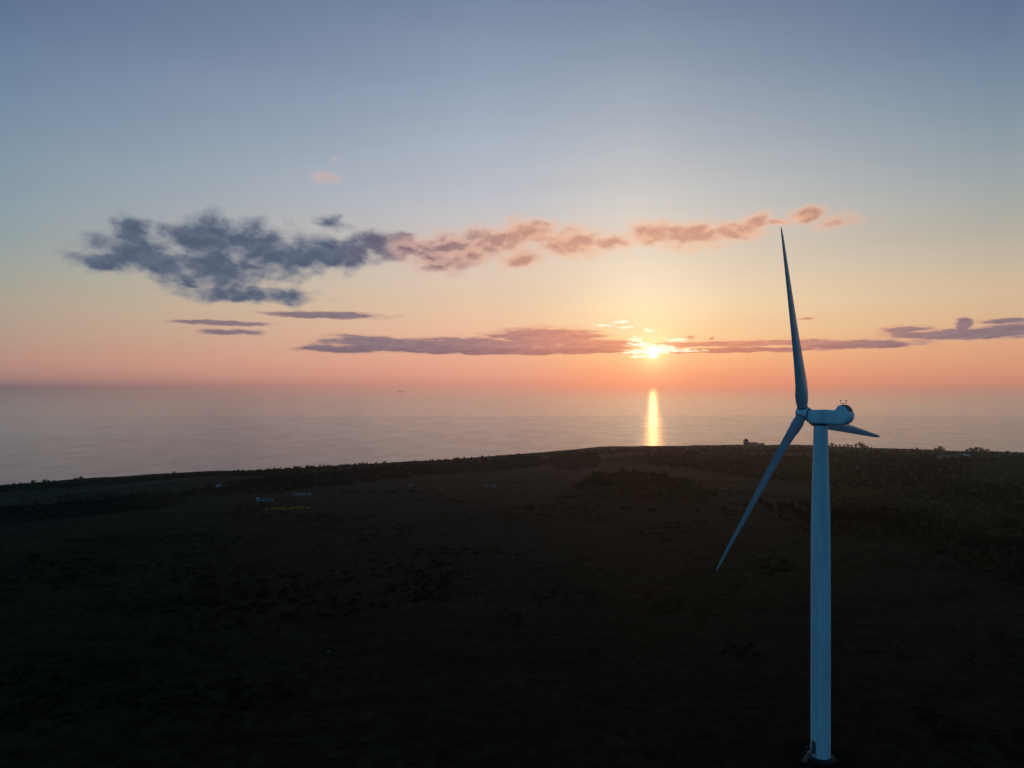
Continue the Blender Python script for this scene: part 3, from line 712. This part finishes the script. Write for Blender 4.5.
sky_trees([(912, 0, .4), (917, 0, .5), (926, 0, .45)], 'low round tree in the short row between the tall skyline trees and the pale one', 'short row of skyline trees')
sky_trees([(738, 449.5, .42)], 'tiny bush left of the domed observatory', None)

# ------------------------------------------------------------------ buildings
wallw = worn("white_wall", (.48, .50, .53), .8, .2, .6); wallg = worn("grey_wall", (.11, .11, .115), .85, .3, .5)
roofd = worn("dark_roof", (.05, .05, .055), .7, .3, .8); roofl = worn("pale_sheet_roof", (.40, .50, .58), .4, .2, .6); glassm = worn("window_glass", (.03, .04, .05), .15, .2, 1)
roofg = worn("green_grey_roof", (.13, .17, .17), .6, .3, .6)
def house(px, py, w, dpt, h, rh, rz, wm, rm, label, name='house', cat='house', nwin=3, chimney=True, door=True, pos=None):
    x, y, z = pos or ground(px, py)
    r = empty(name, (x, y, z - .1), rz); tag(r, label, cat)
    wl = MB(); wl.add([(-w / 2, -dpt / 2, -.5), (w / 2, -dpt / 2, -.5), (w / 2, dpt / 2, -.5), (-w / 2, dpt / 2, -.5), (-w / 2, -dpt / 2, h), (w / 2, -dpt / 2, h), (w / 2, dpt / 2, h), (-w / 2, dpt / 2, h),
                     (-w / 2, 0, h + rh), (w / 2, 0, h + rh)], [(3, 2, 1, 0), (0, 1, 5, 4), (2, 3, 7, 6), (1, 2, 6, 9, 5), (3, 0, 4, 8, 7), (4, 5, 9, 8), (6, 7, 8, 9)])
    wl.obj('wall', wm, r)
    e = .35; k = rh / (dpt / 2); mb = MB(); t_ = .14
    for s_ in (-1, 1):
        a_ = (-w / 2 - e, s_ * (dpt / 2 + e), h - e * k + .03); b_ = (w / 2 + e, s_ * (dpt / 2 + e), h - e * k + .03); c_ = (w / 2 + e, 0, h + rh + .03); d_ = (-w / 2 - e, 0, h + rh + .03)
        lo = [a_, b_, c_, d_]; mb.add(lo + [(p[0], p[1], p[2] + t_) for p in lo], [(3, 2, 1, 0), (4, 5, 6, 7), (0, 1, 5, 4), (1, 2, 6, 5), (2, 3, 7, 6), (3, 0, 4, 7)])
    rf = mb.obj('roof', rm, r)
    if chimney: c = MB(); c.box((w * .3, 0, h + rh + .3), (.6, .6, 1.3)); c.box((w * .3, 0, h + rh + 1.0), (.75, .75, .12)); c.obj('chimney', wm, rf)
    for i in range(nwin):
        xx = -w / 2 + w * (i + .5) / nwin
        if door and i == nwin // 2:
            MB().box((xx, -dpt / 2 - .02, 1.0), (.95, .06, 2.1)).obj('door', roofd, r); continue
        fo = MB(); 
        for q in ((0, .55, 1.2, .1), (0, -.55, 1.2, .1)): fo.box((xx + q[0], -dpt / 2 - .03, 1.5 + q[1]), (q[2], .1, q[3]))
        for q in (-.55, 0, .55): fo.box((xx + q, -dpt / 2 - .03, 1.5), (.08, .09, 1.0))
        fr = fo.obj('window', wm, r); MB().box((xx, -dpt / 2 - .01, 1.5), (1.02, .04, .98)).obj('pane', glassm, fr)
    return r
house(222.5, 488, 8, 5, 1.6, 1.0, .12, wallw, roofl, 'low shed with pale blue white roof alone on the left slope', 'shed', 'shed', 2, False)
house(302, 496, 12, 6, 1.2, .9, -.05, wallg, roofg, 'long low dull shed above the yellow flowering bushes', 'shed', 'shed', 3, False)
house(266, 501.5, 9, 4, 1.1, .8, -.03, wallg, roofg, 'low grey shed right of the white hut', 'shed', 'shed', 3, False)
house(258, 501, 1.6, 1.6, 1.9, .5, .1, wallw, roofl, 'tiny white hut catching the light by the grey shed', 'hut', 'hut', 1, False, False)
house(410, 486.5, 3.2, 2.4, 1.4, .6, .2, wallg, roofg, 'tiny pale hut on the pasture below the brown thicket', 'hut', 'hut', 1, False, False)
# pale boulders
stone = worn("pale_stone", (.15, .15, .155), .9, .3, 1.2)
def boulder(px, py, s_, label, group=None):
    x, y, z = ground(px, py); bm = bmesh.new(); bmesh.ops.create_icosphere(bm, subdivisions=3, radius=1)
    for v in bm.verts:
        k = 1 + .5 * float(V1(np.array(v.co.x * 1.7 + px), np.array(v.co.y * 1.7 + v.co.z * 1.3))); v.co = v.co * k
    me = bpy.data.meshes.new('boulder'); bm.to_mesh(me); bm.free(); me.materials.append(stone)
    o = link('boulder', me, None, (x, y, z + s_ * .2), random.uniform(0, 6)); o.scale = (s_ * 1.2, s_, s_ * .75); tag(o, label, 'boulder', group)
boulder(487, 487, 1.5, 'duller left boulder of the pale pair in mid pasture')
boulder(494, 487.5, 1.9, 'brighter right boulder of the pale pair in mid pasture')
boulder(328, 652, .35, 'small pale stone lying on the dark near pasture')
boulder(480, 600, .45, 'pale stone by the scratchy patch of near pasture')
# post on the skyline
x, y, z = ground(488.5, 457.5)
pb = empty('wooden_post', (x, y, z - .2)); tag(pb, 'thin dark post standing on the skyline left of centre', 'post')
MB().tube((0, 0, 0), (0, 0, 4.2), .22, .16).obj('pole', bark, pb); m_ = MB(); m_.box((0, 0, 3.7), (.9, .12, .35)); m_.obj('crossbar', bark, pb)

obsw = worn('observatory_wall', (.11, .09, .10), .85, .3, .5); add_late = [obsw]
# observatory on the cliff edge
x, y = edge_pt(746, 16); z = H(x, y); ob = empty('observatory', (x, y, z + .4)); ob.scale = (1.05, 1.05, 1.0); tag(ob, 'small domed observatory silhouetted on the cliff edge with a low wing', 'observatory')
MB().lathe([(2.9, -.5), (2.9, 4.6), (3.05, 4.62), (3.05, 4.9)], n=32).obj('drum', obsw, ob, smooth=True)
dm = MB().lathe([(3.0, 4.92)] + [(2.95 * math.cos(R(a_)), 4.95 + 3.0 * math.sin(R(a_))) for a_ in range(0, 90, 9)] + [(.02, 7.95)], n=32).obj('dome', obsw, ob, smooth=True)
sh = MB()
for a_ in range(8, 84, 9):
    p0 = (0, -3.02 * math.cos(R(a_)), 4.95 + 3.07 * math.sin(R(a_))); p1 = (0, -3.02 * math.cos(R(a_ + 9)), 4.95 + 3.07 * math.sin(R(a_ + 9)))
    sh.add([(-.5, p0[1], p0[2]), (.5, p0[1], p0[2]), (.5, p1[1], p1[2]), (-.5, p1[1], p1[2])], [(0, 1, 2, 3)])
sh.obj('shutter', darkm, dm)
wg = MB(); wg.box((7.8, 0, 1.4), (9.4, 5, 3.8)); wing = wg.obj('wing', obsw, ob)
wr = MB(); wr.box((7.8, 0, 3.42), (10, 5.6, .2)); wr.obj('roof', roofd, wing)
for i in range(3):
    w_ = MB(); w_.box((5.2 + i * 2.5, -2.52, 1.7), (1.3, .08, 1.1)); w_.obj('window', glassm, wing)
MB().box((0, -2.93, 1.1), (1.0, .12, 2.1)).obj('door', darkm, ob)
house(0, 0, 7, 5, 1.4, .9, .05, wallg, roofd, 'low dark shed right of the domed observatory', 'shed', 'shed', 2, False, pos=(*edge_pt(761, 14), H(*edge_pt(761, 14)) + .4))
# houses on the right skyline
house(951, 459.0, 24, 8, 2.9, 1.6, .08, wallg, roofd, 'long dark house with low roof on the right skyline', nwin=7)
house(965.5, 459.5, 5.5, 5, 4.4, 1.0, -.1, wallg, roofl, 'small house with pale blue roof at the end of the long dark house', nwin=2, chimney=False)
house(958.6, 464.5, 3.6, 3, 3.0, .8, .3, wallw, roofl, 'tiny white hut in front of the long dark house', 'hut', 'hut', 1, False, False)
house(945, 464.5, 9, 5, 2.2, 1.2, .15, wallg, roofg, 'dull grey barn below the long dark house', 'barn', 'barn', 3, False)

# ------------------------------------------------------------------ ship far out
hull_m = worn("ship_hull", (.16, .11, .12), .6, .3, .05); ship_w = worn("ship_superstructure", (.30, .24, .25), .6, .2, .05)
SYd = 10400.; SXd = (400.5 - 512) / F * SYd
def mix_haze_glow(m, k):  # sea haze painted into the ship's materials as a flat emission
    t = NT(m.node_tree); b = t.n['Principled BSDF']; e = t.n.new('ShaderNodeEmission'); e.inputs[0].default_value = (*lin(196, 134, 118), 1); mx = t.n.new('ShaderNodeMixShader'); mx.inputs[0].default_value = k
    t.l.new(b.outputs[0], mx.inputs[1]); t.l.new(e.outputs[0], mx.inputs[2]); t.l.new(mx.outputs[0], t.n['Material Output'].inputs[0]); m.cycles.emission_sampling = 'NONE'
mix_haze_glow(hull_m, .72); mix_haze_glow(ship_w, .75)
ship = empty('ship', (SXd, SYd, SEA), R(6)); tag(ship, 'faint distant work ship with tall end masts far out on the hazy sea', 'ship')
hb = MB(); Lh = 92.
rg_ = []
for f_, w_ in ((-.5, 5), (-.46, 8), (-.3, 9), (.3, 9), (.42, 6.5), (.5, .6)):
    xx = f_ * Lh; tp = 13 + (5 if f_ > .35 else (2 if f_ < -.4 else 0))
    rg_.append([(xx, -w_ * .8, -2), (xx, w_ * .8, -2), (xx, w_, tp), (xx, -w_, tp)])
hb.rings(rg_).obj('hull', hull_m, ship)
MB().box((-27, 0, 24), (22, 14, 24)).box((-27, 0, 37.5), (12, 10, 3)).obj('bridge', ship_w, ship)
MB().box((24, 0, 21), (20, 12, 16)).obj('deckhouse', ship_w, ship)
ms_ = MB()
for xx, hh in ((32, 70), (-28, 52)):
    ms_ = MB(); ms_.tube((xx, 0, 12), (xx, 0, hh), 1.6, .7, 6); ms_.tube((xx, 0, hh - 14), (xx + 10, 0, hh + 8), .9, .5, 5); ms_.obj('mast', hull_m, ship)


# ------------------------------------------------------------------ evening haze over the land: painted as faint material emission that grows with distance
def add_haze_glow(m, k=1.0):
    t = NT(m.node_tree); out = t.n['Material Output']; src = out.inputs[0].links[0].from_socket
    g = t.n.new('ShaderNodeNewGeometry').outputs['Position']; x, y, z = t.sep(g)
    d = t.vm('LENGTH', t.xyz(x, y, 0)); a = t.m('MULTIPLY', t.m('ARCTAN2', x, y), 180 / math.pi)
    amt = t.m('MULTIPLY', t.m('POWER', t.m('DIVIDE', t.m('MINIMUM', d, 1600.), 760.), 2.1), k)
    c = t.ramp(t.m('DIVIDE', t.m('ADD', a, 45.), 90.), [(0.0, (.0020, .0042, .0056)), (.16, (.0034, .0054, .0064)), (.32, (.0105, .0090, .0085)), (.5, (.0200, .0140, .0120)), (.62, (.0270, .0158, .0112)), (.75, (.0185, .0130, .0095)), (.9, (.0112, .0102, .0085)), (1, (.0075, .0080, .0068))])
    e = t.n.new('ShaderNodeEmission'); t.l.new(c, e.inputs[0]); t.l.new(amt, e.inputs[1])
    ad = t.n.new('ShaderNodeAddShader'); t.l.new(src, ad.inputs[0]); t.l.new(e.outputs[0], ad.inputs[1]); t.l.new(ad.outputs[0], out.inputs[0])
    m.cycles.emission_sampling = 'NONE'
for m in (mg, asph, clay, mud, bark, wallw, wallg, roofd, roofl, roofg, stone, glassm, obsw): add_haze_glow(m, 1.25)
for m in (woodleaf, scrubleaf, gorse, heathleaf): add_haze_glow(m, .80)
